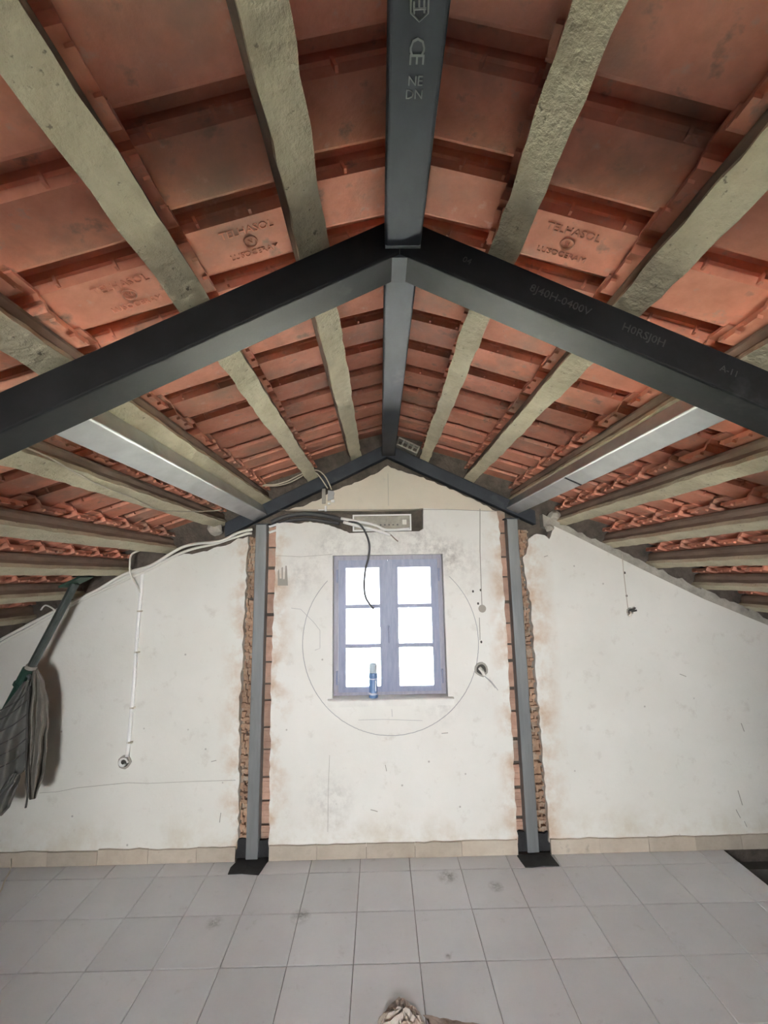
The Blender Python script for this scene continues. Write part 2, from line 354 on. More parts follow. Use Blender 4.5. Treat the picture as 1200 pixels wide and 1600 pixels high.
# right panel
topr = xz([(822,866),(826,842),(835,835),(850,836),(858,842),(866,822)])
linr = xz([(900,838),(1000,888),(1100,936),(1200,977)])+[(XK, 1.05)]
edge = rough_line([(1.042, .06), (1.041, .5), (1.031, 1.05), (1.030, 1.5), (.998, 1.85), topr[0]], .035, .007)
wpart('plaster_panel', [[(XK, .06)]+edge+rough_line(topr, .02, .006)[1:]+linr], 2.88, 2.951, 'plaster_l')
# centre panel with the window hole
left = rough_line([(-.720, .06), (-.731, .9), (-.732, 1.32), (-.721, 1.75), xz([(432,817)])[0]], .04, .005)
tp = rough_line(xz([(432,817),(450,816),(467,818),(485,815),(509,819),(522,823),(533,827),(546,833)]), .02, .004)[1:]+xz([(600,831),(655,830),(661,826),(661,794)])
right = xz([(776,799)])+rough_line([(.842, 2.1), (.847, 1.9), (.852, 1.3), (.848, .88), (.842, .06)], .04, .005)
hole = [(WX0, WZ0), (WX1, WZ0), (WX1, WZ1), (WX0, WZ1)]
wpart('plaster_panel', [left+tp+right, hole], 2.88, 2.951, 'plaster_c')
# gable panel
gb = xz([(445,797),(473,791),(504,778),(520,767),(560,752),(590,738),(606,727),(622,735),(650,742),(690,758),(720,771),(745,783),(776,799)])
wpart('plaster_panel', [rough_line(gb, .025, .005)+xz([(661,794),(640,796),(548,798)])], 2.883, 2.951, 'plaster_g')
# window reveals behind the plaster
G().box((WX0-.02, 2.94, WZ0-.04), (WX0, 3.0, WZ1+.02)).box((WX1, 2.94, WZ0-.04), (WX1+.02, 3.0, WZ1+.02)).box((WX0, 2.94, WZ1), (WX1, 3.0, WZ1+.02)).make('window_reveal', 'plaster_c', wall)
# grey mortar bedding along the right slope, and above the left panel
def bedding(name, x0, x1, lo, hi, y0, mat, amp):
    n = max(2, int(abs(x1-x0)/.03)); a = []; b = []
    for i in range(n+1):
        x = x0+(x1-x0)*i/n; a.append((x, roofz(x, lo))); b.append((x, roofz(x, hi)+jit(amp)))
    wpart(name, [a+b[::-1]], y0, 2.952, mat)
sR = [XR+p*CO for p in PR]; sL = [XR-p*CO for p in PL]
for i in range(3, 9): bedding('mortar_bed', sR[i]-.01, sR[i+1]-.0105, -.075, -.008, 2.884, 'mortar', .012)
for i in range(4, 9): bedding('mortar_bed', sL[i+1]+.046, sL[i]-.046, -.10, .02, 2.925, 'masonry', .012)
bedding('mortar_bed', 1.16, sR[3]-.0105, -.075, -.005, 2.884, 'mortar', .018)
# bricks laid bare in the chases
def brick_mesh(rough, w_, h_, seed):
    rd = random.Random(seed); g = G()
    if not rough:
        b = .004
        g.box((-w_/2, 0, -h_/2+b), (w_/2, .05, h_/2-b))
        for k in range(1, 4):                                  # scored faces between flutes
            z = -h_/2+h_*k/4; g.box((-w_/2+.001, -.0035, z-h_*.10), (w_/2-.001, .002, z+h_*.10))
        return raw_mesh('brick', g.v, g.f, 'brick')
    # broken hollow block: back with ragged ribs left standing around its cells
    g.box((-w_/2, .02, -h_/2+.003), (w_/2, .05, h_/2-.003))
    nz = max(2, int(h_/.034))
    for k in range(nz+1):
        z = -h_/2+.006+(h_-.012)*k/nz
        x = -w_/2
        while x < w_/2-.006:
            L = rd.uniform(.012, .032); e = min(x+L, w_/2)
            if rd.random() < .74:
                d = rd.uniform(-.010, .008); t = rd.uniform(.005, .013); zz = z+rd.uniform(-.004, .004)
                g.add([(x, d, zz-t), (e, d+rd.uniform(-.004, .004), zz-t+rd.uniform(-.003, .003)), (e, .022, zz-t), (x, .022, zz-t),
                       (x, d, zz+t), (e, d+rd.uniform(-.004, .004), zz+t+rd.uniform(-.003, .003)), (e, .022, zz+t), (x, .022, zz+t)],
                      [(0,1,2,3),(4,5,6,7),(0,1,5,4),(1,2,6,5),(2,3,7,6),(3,0,4,7)])
            x = e
    for k in range(nz):
        z0 = -h_/2+.006+(h_-.012)*k/nz; z1 = z0+(h_-.012)/nz
        for x in (-w_/2+.003, rd.uniform(-.012, .012), w_/2-.006):
            if rd.random() < .62:
                d = rd.uniform(-.006, .010); g.box((x-.005, d, z0), (x+.006, .022, z1))
    return raw_mesh('brick', g.v, g.f, 'brick_rough')
def strip(x0, x1, rough, yf, ztop, seed):
    rd = random.Random(seed); z = .07; w_ = x1-x0
    kinds = [(h_, brick_mesh(rough, w_, h_, seed*10+i)) for i, h_ in enumerate((.10, .135, .165))]
    while z < ztop-.05:
        h_, me = rd.choice(kinds)
        o = bpy.data.objects.new('brick', me); C.objects.link(o); o.parent = wall
        o.location = ((x0+x1)/2, yf+rd.uniform(-.003, .004), z+h_/2); o.rotation_euler = (0, rd.uniform(-.012, .012), rd.uniform(-.02, .02))
        z += h_+rd.choice((.003, .004, .005, .014))
strip(-.955, -.868, True, 2.918, 2.06, 1); strip(-.792, -.708, False, 2.934, 2.16, 2)
strip(.828, .905, False, 2.934, 2.17, 3); strip(.968, 1.055, True, 2.918, 2.02, 4)
# skirting tiles
bb = empty('baseboard_back', (0, 2.87, 0), kind='structure', label='low beige tile skirting along the end wall')
segs = [(-3.3, -.925), (-.718, .838), (1.045, 3.3)]
for a, b in segs:
    x = a
    while x < b-.01:
        e = min(b, x+.30+jit(.012)); 
        if b-e < .08: e = b
        h_ = .082+jit(.004)
        pts = [(x+.001, .001), (e-.001, .001), (e-.001, h_+jit(.003))]
        n = 5
        for k in range(1, n): pts.append((e-.001-(e-x-.002)*k/n, h_+jit(.004)))
        pts.append((x+.001, h_+jit(.003)))
        G().flat([pts], 2.866+jit(.002), 2.885).make('skirting_tile', 'skirting', bb); x = e
# pencil circle, lines and filled marks on the plaster
def inside_panel(x, z): return not (WX0-.03 < x < WX1+.035 and WZ0-.05 < z < WZ1+.005) and z < 2.05
cx, cz, cr = .065, 1.300, .592
def arc_pieces(r):
    run = []
    for i in range(0, 361):
        a = 2*math.pi*i/360; x, z = cx+r*math.cos(a), cz+r*math.sin(a)
        if inside_panel(x, z) and z < 1.83: run.append((x, 2.8795, z))
        else:
            if len(run) > 3: yield run
            run = []
    if len(run) > 3: yield run
pc = G()
for run in arc_pieces(cr): pc.tube([Vector(p)+Vector((jit(.0008), 0, jit(.0008))) for p in run], .0021, 5)
pc.make('pencil_circle', 'pencil', wall, label='large pencil circle drawn around the window')
def wall_line(name, pts, r, mat, Y=2.8795): G().tube([at(a, b, Y) for a, b in pts], r, 5).make(name, mat, wall)
wall_line('pencil_line', [(455,950),(470,952),(490,972),(500,985),(500,1013),(492,1016)], .0012, 'pencil')
wall_line('pencil_line', [(612,1108),(613,1120)], .0014, 'pencil')
wall_line('pencil_line', [(560,1125),(600,1124),(660,1126)], .0012, 'pencil')
wall_line('crack', [(62,1239),(90,1237),(120,1231),(150,1228),(200,1223),(232,1224),(300,1221),(368,1219)], .0014, 'grey_disc')
wall_line('crack', [(430,868),(470,870),(520,866)], .0011, 'grey_disc')
wall_line('crack', [(432,797),(520,796.5),(600,796),(700,796),(776,799)], .002, 'grey_disc')
wall_line('crack', [(606,740),(607,790)], .0012, 'grey_disc')
wall_line('crack', [(515,1180),(513,1230),(512,1300)], .0012, 'grey_disc')
for pts in ([(602,1195),(604,1205)], [(579,1265),(590,1268)], [(690,1146),(700,1145)], [(1158,1130),(1163,1143)], [(1153,1235),(1160,1258)], [(1163,1283),(1167,1292)], [(1150,1265),(1157,1278)], [(345,1270),(343,1285)], [(1062,1053),(1072,1057)], [(850,870),(856,868)], [(330,1190),(338,1188)]):
    wall_line('scuff', pts, .0022, 'grey_disc')
f = xz([(434,915),(434,893),(436,889),(437,904),(440,904),(440,887),(442,886),(442,905),(445,905),(446,884),(448,884),(449,900),(450,915)])
wpart('filler_patch', [f], 2.8785, 2.882, 'grey_disc')
p = at(753.5, 951); G().flat([[(p.x+.026*math.cos(a*math.pi/9), p.z+.026*math.sin(a*math.pi/9)) for a in range(18)]], 2.8785, 2.882).make('filler_patch', 'grey_disc', wall)
wall_line('chased_line', [(750,795),(750,860),(752,920),(753,945)], .003, 'grey_disc')
wall_line('chased_line', [(749,965),(750,990),(750,1000)], .0025, 'grey_disc')
wall_line('chased_line', [(972,866),(974,890),(978,925),(981,950)], .003, 'skirting')
for q in ((752, 1003), (747, 943), (739, 924), (976, 895), (979, 931), (751, 922)):
    p = at(*q); G().flat([[(p.x+.007*math.cos(a*math.pi/4), p.z+.009*math.sin(a*math.pi/4)) for a in range(8)]], 2.8785, 2.882).make('scuff', 'dark_hole', wall)
# ------------------------------------------------------------------ window
win = empty('window_1', (.056, 2.96, WZ0), kind='structure', label='small two-leaf casement window with blue lens haze coloured into its wooden frame')
fr = G(); YF = 2.945
x0, x1, z0, z1 = WX0+.001, WX1-.001, WZ0+.001, WZ1-.001
fr.box((x0, YF, z0), (x0+.030, YF+.06, z1)).box((x1-.030, YF, z0), (x1, YF+.06, z1)).box((x0+.03, YF, z1-.030), (x1-.03, YF+.06, z1)).box((x0+.03, YF, z0), (x1-.03, YF+.06, z0+.022))
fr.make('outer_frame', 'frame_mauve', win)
def leaf(a, b, zl, zh, px0, px1, pz0, pz1):
    lf = G(); y = YF-.012; y2 = YF+.035
    # stiles and rails with a bevelled inner bead
    lf.box((a, y, zl), (px0, y2, zh)).box((px1, y, zl), (b, y2, zh)).box((px0, y, pz1), (px1, y2, zh)).box((px0, y, zl), (px1, y2, pz0))
    bd = .009
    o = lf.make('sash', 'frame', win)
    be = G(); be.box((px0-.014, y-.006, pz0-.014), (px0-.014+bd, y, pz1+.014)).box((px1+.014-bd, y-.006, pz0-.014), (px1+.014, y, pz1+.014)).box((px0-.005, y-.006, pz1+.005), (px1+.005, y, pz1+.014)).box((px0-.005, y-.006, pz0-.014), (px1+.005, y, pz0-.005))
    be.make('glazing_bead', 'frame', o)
    hh = (pz1-pz0)/3
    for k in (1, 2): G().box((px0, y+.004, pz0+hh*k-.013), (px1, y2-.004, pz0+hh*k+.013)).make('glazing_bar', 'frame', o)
    for k in range(3): G().box((px0+.0005, y+.018, pz0+hh*k+(.0131 if k else .0005)), (px1-.0005, y+.022, pz0+hh*(k+1)-(.0131 if k < 2 else .0005))).make('pane', 'glass', o)
    return o
PZ0, PZ1 = .998, 1.795
lA = leaf(x0+.033, .0530, z0+.023, z1-.031, -.241, -.006, PZ0, PZ1)
lB = leaf(.0560, x1-.033, z0+.023, z1-.031, .124, .354, PZ0, PZ1)
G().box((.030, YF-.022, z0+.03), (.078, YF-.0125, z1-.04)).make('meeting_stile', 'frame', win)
hd = G(); hd.box((.046, YF-.028, 1.31), (.066, YF-.0225, 1.43)).tube([(.056, YF-.024, 1.395), (.056, YF-.05, 1.395), (.056, YF-.055, 1.385), (.057, YF-.055, 1.29)], .0075, 8)
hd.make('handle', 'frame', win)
for hx in (x0+.024, x1-.024):
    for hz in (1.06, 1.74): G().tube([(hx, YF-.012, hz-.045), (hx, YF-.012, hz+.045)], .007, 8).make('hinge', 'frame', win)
# sill
sg = G(); n = 24; xa, xb = -.356, .472
pr = [(2.846, WZ0-.044), (2.844, WZ0-.006), (2.854, WZ0-.0005), (2.95, WZ0), (2.95, WZ0-.04)]
sg.prism(pr, lambda a, b, t: Vector((t, a, b)), xa, xb)
sg.make('window_sill', 'sill', win)
# ------------------------------------------------------------------ low side walls, wall behind the camera
for nm, sgn in (('wall_left', -1), ('wall_right', 1)):
    xk = sgn*XK; g = G(); a, b = sorted((xk, xk+sgn*.15)); g.box((a, YB, -.12), (b, 3.12, roofz(xk, .224)))
    g.make(nm, 'knee', kind='structure', label='low plain side wall under the %s eaves' % ('left' if sgn < 0 else 'right'))
gf = [(-XK, -.12), (XK, -.12), (XK, roofz(XK, .224)), (XR, roofz(XR, .224)), (-XK, roofz(-XK, .224))]
G().flat([gf, [(-.4, .95), (.55, .95), (.55, 1.75), (-.4, 1.75)]], YB-.15, YB).make('wall_front', 'knee', kind='structure', label='gable wall behind the viewer with an opening added to let light in')  # opening added in the unseen rear wall for the fill lamp
# ------------------------------------------------------------------ concrete purlins
def purlin(sg, s, label, half=.040):
    root = empty('concrete_purlin', slope(sg, s, 0, YB+.01), label=label, cat='beam', group='concrete purlins of the %s slope' % ('left' if sg < 0 else 'right'))
    y0, y1 = YB+.005, 2.945; n = 120
    prof = [(-half, .001), (half, .001), (half-.003, .024), (-half+.003, .024)]
    vs = []; fs = []; k = len(prof)
    dl = dr = 0
    for i in range(n+1):
        y = y0+(y1-y0)*i/n
        dl = dl*.55+jit(.0038); dr = dr*.55+jit(.0038); dz = jit(.0012)
        for j, (a, b) in enumerate(prof):
            vs.append(slope(sg, s+a+(dl if a < 0 else dr), b+(dz if j < 2 else 0), y))
    fs = [tuple(range(k)), tuple(range(n*k, n*k+k))]+[(i*k+j, i*k+(j+1) % k, (i+1)*k+(j+1) % k, (i+1)*k+j) for i in range(n) for j in range(k)]
    mesh('soffit', vs, fs, 'soffit', root, label='pale limewashed underside')
    h2 = half-.006
    prof = [(-h2, .0245), (-h2+.006, .050), (-h2+.002, .058), (-h2-.003, .068), (-h2-.003, .082), (-h2+.004, .0925), (h2-.004, .0925), (h2+.003, .082), (h2+.003, .068), (h2-.002, .058), (h2-.006, .050), (h2, .0245)]
    g = G(); g.prism(prof, lambda a, b, t: slope(sg, s+a, b, t), y0, y1)
    w_ = g.make('web', 'web', root, label='brown stained joist body')
ORD = ['first', 'second', 'third', 'fourth', 'fifth', 'sixth', 'seventh', 'eighth', 'ninth', 'tenth']
for i, s in enumerate(PL): purlin(-1, s, '%s concrete purlin down from the ridge on the left roof slope' % ORD[i])
for i, s in enumerate(PR): purlin(1, s, '%s concrete purlin down from the ridge on the right roof slope' % ORD[i], .036)
# ------------------------------------------------------------------ roof tiles
TW = .2065*A                                   # cover width of one tile along Y
def tile_mesh(L, flip):
    """underside profile across the width: raised side-lap channel, small step, flat pan"""
    t = .013
    bot = [(-.018, .046), (.050, .046), (.053, .027), (.061, .025), (.064, 0), (TW-.010, 0), (TW-.002, .003)]
    topp = [(TW-.002, .020), (TW-.012, t+.003), (.074, t+.003), (.070, .040), (.060, .044), (.057, .060), (-.018, .060)]
    P = bot+topp; n = len(P); g = G()
    f = (lambda y: -y) if flip else (lambda y: y)
    lift = lambda s: .062*max(0, s)/L          # tail lies over the head of the tile below
    rows = [0, L*.5, L]
    vs = [(s, f(y), h+lift(s)) for s in rows for (y, h) in P]
    fs = [(i*n+j, i*n+(j+1) % n, (i+1)*n+(j+1) % n, (i+1)*n+j) for i in range(2) for j in range(n)]
    fs += [tuple(range(n)), tuple(range(2*n, 3*n))]
    g.add(vs, fs)
    def blk(s0, s1, y0, y1, h0, h1):
        ya, yb = sorted((f(y0), f(y1)))
        g.add([(s, y, h+lift(s)) for h in (h0, h1) for (s, y) in ((s0, ya), (s1, ya), (s1, yb), (s0, yb))], [(0,1,2,3),(4,5,6,7),(0,1,5,4),(1,2,6,5),(2,3,7,6),(3,0,4,7)])
    for sc in (.40, .72): blk(L*sc, L*sc+.007, .050, .066, .004, .03)    # ticks at the channel edge
    blk(.0, .014, .085, .125, -.010, .004); blk(.0, .014, .15, .185, -.010, .004)   # hanging nibs at the head
    return raw_mesh('roof_tile', g.v, g.f, 'terracotta')
def roof(sg, PP, phase, flip, nm, label):
    root = empty(nm, (XR, 0, Z0), kind='structure', label=label)
    heads = [-.03]+[s-.062 for s in PP]
    meshes = {}; first = {}
    c0 = -4; cols = range(c0, 12)
    stuff = G()
    for r, hd in enumerate(heads):
        nxt = heads[r+1] if r+1 < len(heads) else hd+.34
        L = nxt-hd+.075
        key = round(L, 3)
        if key not in meshes: meshes[key] = tile_mesh(L, flip)
        me = meshes[key]
        for c in range(-12, 12):
            y = phase+TW*c+(TW if flip else 0)
            if y-(TW if flip else 0) > 2.93 or y < YB: continue
            org = slope(sg, hd, .099, y)
            X = (slope(sg, 1, 0, 0)-slope(sg, 0, 0, 0)); Z = (slope(sg, 0, 1, 0)-slope(sg, 0, 0, 0)); Yv = Vector((0, 1, 0))
            mt = Matrix((X, Yv, Z)).transposed().to_4x4()
            if c >= c0:
                mt = mt @ Matrix.Rotation(jit(.004), 4, 'Z') @ Matrix.Rotation(jit(.003), 4, 'Y')
                mt.translation = org-LOC[root]+Vector((0, jit(.002), 0))
                o = bpy.data.objects.new('roof_tile', me); C.objects.link(o); o.parent = root
                # mirrored frames would flip the mesh, so the matrix is applied as is
                o.matrix_local = mt; first[(r, c)] = o; LOC[o] = LOC[root]
            else:
                stuff.add([mt @ v.co+org for v in me.vertices], [tuple(p.vertices) for p in me.polygons])
    st = stuff.make('tile_field', 'terracotta', root, kind='stuff')
    # unseen slab added over the tiles to seal light leaks
    g = G(); g.prism([(-.02, .225), (3.75, .225), (3.75, .24), (-.02, .24)], lambda a, b, t: slope(sg, a, b, t), YB-.15, 3.12)
    g.make('light_seal_roof', 'terracotta', root)
    return root, first
roofL, tl = roof(-1, PL, .618*A, False, 'ceiling_left', 'underside of the left roof slope in red clay tiles')
roofR, tr = roof(1, PR, .607*A, False, 'ceiling_right', 'underside of the right roof slope in red clay tiles')
# ridge cap closing the top
G().prism([(-.10, .19), (0, .245), (.10, .19), (.10, .21), (0, .265), (-.10, .21)], lambda a, b, t: Vector((XR+a, t, Z0+b)), YB-.1, 3.1).make('ridge_cap', 'terracotta', roofR)
# maker's lettering pressed into the tiles next to the steel frame
def emboss(root, tiles, sg, px, py):
    d = ray(px, py); k = .098
    zz = Z0+k/CO+.012
    t = (zz+.49*sg*XR-H)/(d.z+.49*sg*d.x); p = CAM+d*t
    X = (slope(sg, -1, 0, 0)-slope(sg, 0, 0, 0)) if sg < 0 else (slope(sg, 1, 0, 0)-slope(sg, 0, 0, 0))
    s = ((p.x-XR)*sg*CO-(p.z-Z0)*SI); PP = PL if sg < 0 else PR; heads = [-.03]+[q-.062 for q in PP]
    r = max(i for i, h in enumerate(heads) if h < s); nx = heads[r+1]; L = nx-heads[r]+.075
    ph = (.618 if sg < 0 else .607)*A; c = int((p.y-ph)//TW)
    par = tiles[(r, c)]
    y0 = ph+TW*c+.135
    def pos(ds, dy):
        ss = s-ds*sg*(-1 if sg < 0 else -1); ss = s+(-ds if sg < 0 else ds)
        return slope(sg, ss, .099+.062*max(0, ss-heads[r])/L-.0020, y0+dy)
    tilt = Vector((0, 0, 0))
    Xd = (pos(.1, 0)-pos(0, 0)).normalized()
    class Q: pass
    for txt, size, dy in (('TELHASOL', .030, -.036), ('LUSOCERAM', .024, .038), ('N', .018, .002)):
        me = text_mesh(txt, size, .0026, 'terracotta')
        Yd = Vector((0, -1, 0)); Zd = Xd.cross(Yd); mt = Matrix((Xd, Yd, Zd)).transposed().to_4x4(); mt.translation = pos(0, dy)-LOC[root]
        o = bpy.data.objects.new('pressed_lettering', me); C.objects.link(o); o.parent = par
        o.matrix_local = par.matrix_local.inverted() @ mt
    ring = G().tube([pos(.017*math.cos(a*math.pi/10), .002+.017*math.sin(a*math.pi/10)) for a in range(21)], .0022, 5)
    me = raw_mesh('pressed_ring', [v-LOC[root] for v in ring.v], ring.f, 'terracotta')
    o = bpy.data.objects.new('pressed_ring', me); C.objects.link(o); o.parent = par; o.matrix_local = par.matrix_local.inverted()
for q in ((395, 383), (200, 462)): emboss(roofL, tl, -1, *q)
for q in ((892, 372),): emboss(roofR, tr, 1, *q)
# ------------------------------------------------------------------ front steel frame (two rafters meeting under the ridge)
HV = .108*A
truss = empty('steel_rafter_frame', (XR, YT0, Z0-HV), label='black steel rafter frame crossing the roof in the foreground', cat='steel frame')
def rafter(sg, x_end, y0, y1, hv, mat, root, top=-.001, gap=.0008, r=.006):
    za = lambda x: Z0-.49*abs(x-XR)
    # rounded box section swept down the slope, cut plumb at the ridge
    hh = hv*CO; wd = y1-y0
    prof = rounded(wd, hh, r)
    vs = []; ends = (gap, abs(x_end-XR))
    for e in ends:
        for a, b in prof:
            # plumb cut: keep x constant, height along the vertical
            vs.append(Vector((XR+sg*e, (y0+y1)/2+a, za(XR+e)+top-hv+b/CO)))
    n = len(prof)
    fs = [tuple(range(n)), tuple(range(n, 2*n))]+[(i, (i+1) % n, n+(i+1) % n, n+i) for i in range(n)]
    return mesh('rafter', vs, fs, mat, root)
rl = rafter(-1, -3.2, YT0, YT1, HV, 'black_steel', truss); rr_ = rafter(1, 3.2, YT0, YT1, HV, 'black_steel', truss)
zb = Z0-HV
G().prism([(-.020, -.011), (.020, -.011), (.018, -.0015), (0, .0), (-.018, -.0015)], lambda a, b, t: Vector((XR+a, t, zb+b)), YT0+.006, YT1-.002).make('apex_plate', 'steel', truss)
# stencilled batch numbers on the near face of the right rafter
def on_rafter(dx, dv): return Vector((XR+dx, YT0-.0006, Z0-.49*dx-.001-HV*dv))
XD = Vector((CO, 0, -SI)); UD = Vector((SI, 0, CO))
for txt, dx, sz in (('04', .175, .024), ('8J40H-0400V', .41, .031), ('H0RSJ0H', .615, .031), ('A-11', .82, .024)):
    lettering(txt, sz, on_rafter(dx, .46), XD, UD, rr_, 'print_dark')
# ------------------------------------------------------------------ ridge beams, side steel purlins, end frame
RX0, RX1, RZ = .0245*A, .1155*A, H+.822*A
def box_beam(name, prof, fn, y0, y1, mat, base, label, cat='steel beam', **kw):
    root = empty(name, base, label=label, cat=cat, **kw)
    b = G().prism(prof, fn, y0, y1).make('box_section', mat, root)
    return root, b
rp = rounded(RX1-RX0, .085, .007)
rx = (RX0+RX1)/2
fn = lambda a, b, t: Vector((rx+a, t, RZ+b))
near, nb = box_beam('ridge_beam', rp, fn, YB+.005, YT0-.001, 'steel', (rx, .4, RZ), 'near ridge beam of grey steel with stencilled marks, in front of the black frame')
far, fb = box_beam('ridge_beam', rp, fn, YT1+.001, 2.858, 'steel', (rx, 1.8, RZ), 'far ridge beam of grey steel running from the black frame to the end wall')
G().prism([(-.046, -.003), (.046, -.003), (.046, .002), (-.046, .002)], fn, YT0-.008, YT0-.0012).make('weld_bead', 'galv', near)
G().prism([(-.046, -.003), (.046, -.003), (.046, .002), (-.046, .002)], fn, YT1+.0012, YT1+.007).make('weld_bead', 'galv', far)
def under(px, py): return atz(px, py, RZ-.0006)
# marks on the underside of the near ridge beam
def under_text(txt, px, py, sz, rot, mat='print_grey'):
    p = under(px, py); X = Vector((1, 0, 0)); Yv = Vector((0, -1, 0))
    if rot: X, Yv = Vector((0, 1, 0)), Vector((1, 0, 0))
    lettering(txt, sz, p, X, Yv, nb, mat)
under_text('C', 651, 72, .036, True); under_text('E', 650, 92, .036, True)
under_text('NE', 649, 127, .021, False); under_text('DN', 647, 148, .021, False)
def under_line(pts, r=.0016):
    G().tube([under(*q) for q in pts], r, 5).make('stencil_mark', 'print_grey', nb)
under_line([(642, -6), (642, 20), (655, 33), (669, 20), (670, -6)]); under_line([(646, 14), (666, 13)]); under_line([(647, 2), (647, 22)]); under_line([(655, -4), (655, 12)]); under_line([(663, 0), (663, 20)])
# galvanised side beams set square to the slope
def side_beam(sg, pin, pout, mat_label, label):
    a = Vector((pin[0]*A, 0, H+(pin[1]-H)*A)); b = Vector((pout[0]*A, 0, H+(pout[1]-H)*A))
    ux = (a-b).normalized()                    # uphill along the underside
    nn = Vector((sg*SI, 0, CO)); wd = (a-b).length; mid = (a+b)/2
    prof = rounded(wd, .083 if sg < 0 else .070, .007)
    root = empty('steel_purlin', (mid.x, 1.8, mid.z), label=label, cat='steel beam', group='steel purlins between the two frames')
    fn = lambda p, q, t: Vector((mid.x, t, mid.z))+ux*p+nn*q
    o = G().prism(prof, fn, YT1+.001, 2.862).make('box_section', 'galv', root)
    G().prism([(-wd/2, -.002), (wd/2, -.002), (wd/2, .002), (-wd/2, .002)], fn, YT1+.0012, YT1+.008).make('weld_bead', 'steel', root)
    return root, fn, wd
sbl = side_beam(-1, (-.756, 2.158), (-.846, 2.114), 0, 'galvanised steel purlin on the left, ending over the left wall post')
sbr = side_beam(1, (.868, 2.179), (.949, 2.139), 0, 'galvanised steel purlin on the right, ending over the right wall post')
G().prism([(-sbr[2]/2+.004, -.0012), (sbr[2]/2-.004, -.0012), (sbr[2]/2-.004, .0006), (-sbr[2]/2+.004, .0006)], sbr[1], 1.93, 1.945).make('weld_seam', 'steel', sbr[0])
frame2 = empty('steel_wall_frame', (XR, 2.87, 0), label='grey steel frame of two posts and two rafters set into the end wall', cat='steel frame')
rafter(-1, -1.075, 2.868, 2.935, .098, 'steel', frame2); rafter(1, 1.10, 2.868, 2.935, .098, 'steel', frame2)
for (a, b, zt) in ((-.862, -.785, soffit_z(-.824)-.145), (.897, .973, soffit_z(.935)-.14)):
    P = rounded(b-a, .075, .006); xm = (a+b)/2
    po = G().prism(P, lambda p, q, t: Vector((xm+p, 2.868+q, t)), .012, zt).make('post', 'post_steel', frame2)
    G().box((a-.012, 2.862, zt), (b+.012, 2.945, zt+.008)).make('cap_plate', 'steel', frame2)
# black sealed footings of the posts
def footing(poly, bx, label):
    g = G(); pts = [atz(*q) for q in poly]; pts = [(p.x, p.y) for p in pts]
    g.prism(pts, lambda a, b, t: Vector((a, b, t)), .0008, .006)
    o = g.make('footing', 'bitumen', None, origin=(pts[0][0], pts[0][1], .0), label=label, cat='footing', group='black footings of the wall posts')
    G().flat([rough_line([(bx[0], .0), (bx[0]-.002, .10), (bx[0]+.03, .115), (bx[1]-.03, .10), (bx[1], .115), (bx[1]+.002, .0)], .03, .004)], 2.9, 2.918).make('upstand', 'bitumen', o)
footing([(356,1367),(360,1357),(368,1349),(371,1343),(424,1341),(416,1350),(408,1362),(404,1368),(390,1367),(378,1366)], (-.93, -.712), 'black sealed footing at the base of the left wall post')
footing([(808,1338),(814,1347),(821,1356),(832,1356),(850,1354),(874,1354),(866,1344),(858,1334)], (.835, 1.05), 'black sealed footing at the base of the right wall post')
# ------------------------------------------------------------------ recess over the window, conduits and wires
box = empty('junction_box', at(597, 817, 2.9), label='white plastic recessed box frame above the window', cat='junction box')
a = at(551, 804.5, 2.876); b = at(643, 829, 2.876)
g = G(); xL, xR_, zL, zH = a.x, b.x, b.z, a.z; t = .010
g.box((xL, 2.872, zL), (xR_, 2.882, zL+t)).box((xL, 2.872, zH-t), (xR_, 2.882, zH)).box((xL, 2.872, zL+t), (xL+t, 2.882, zH-t)).box((xR_-t, 2.872, zL+t), (xR_, 2.882, zH-t))
g.make('rim', 'pvc_bright', box)
G().box((xL+.004, 2.93, zL+.004), (xR_-.004, 2.936, zH-.004)).make('back', 'mortar', box)
g = G()
for k in range(6): g.box((xL+.16+k*.03, 2.924, zL+.045), (xL+.172+k*.03, 2.931, zL+.053))
g.make('terminal_strip', 'pvc_dark', box)
G().box((xR_-.06, 2.922, zL+.05), (xR_-.03, 2.931, zL+.085)).make('terminal_block', 'pvc', box)
def cable(name, pts, r, mat, label, cat='cable', Y=2.87, seg=8, smooth=5, **kw):
    P = [at(q[0], q[1], q[2] if len(q) > 2 else Y) for q in pts]
    return G().tube(P, r, seg, smooth).make(name, mat, None, origin=P[0], smooth=True, label=label, cat=cat, **kw)
cable('conduit', [(424,816,2.915),(440,809,2.92),(462,804,2.92),(485,803,2.92),(510,806,2.915),(533,812,2.9),(541,813,2.89)], .016, 'pvc_dark', 'dark conduit lying in the chase between left post and junction box', 'conduit')
cable('conduit', [(424,822,2.93),(450,814,2.935),(480,811,2.935),(510,815,2.93),(530,818,2.91)], .012, 'pvc_dark', 'thinner lower dark conduit in the chase left of the junction box', 'conduit')
cable('conduit', [(533,810,2.885),(560,815,2.86),(585,820,2.85),(605,828,2.84),(640,826,2.84)], .010, 'pvc_bright', 'upper white conduit stub crossing the junction box', 'conduit')
cable('conduit', [(537,816,2.88),(560,822,2.85),(585,828,2.84),(610,836,2.83)], .011, 'pvc_bright', 'lower white conduit stub hanging below the junction box', 'conduit')
cable('wire', [(609,834,2.83),(616,841,2.825),(622,846,2.825)], .0035, 'web', 'brown wire end poking from the lower white conduit stub')
cable('cable', [(545,815,2.87),(560,818,2.84),(570,830,2.82),(577,850,2.81),(576,870,2.81),(571,890,2.81),(569,915,2.81),(572,935,2.80),(584,952,2.79)], .007, 'pvc_dark', 'thin black cable hanging down in front of the window')
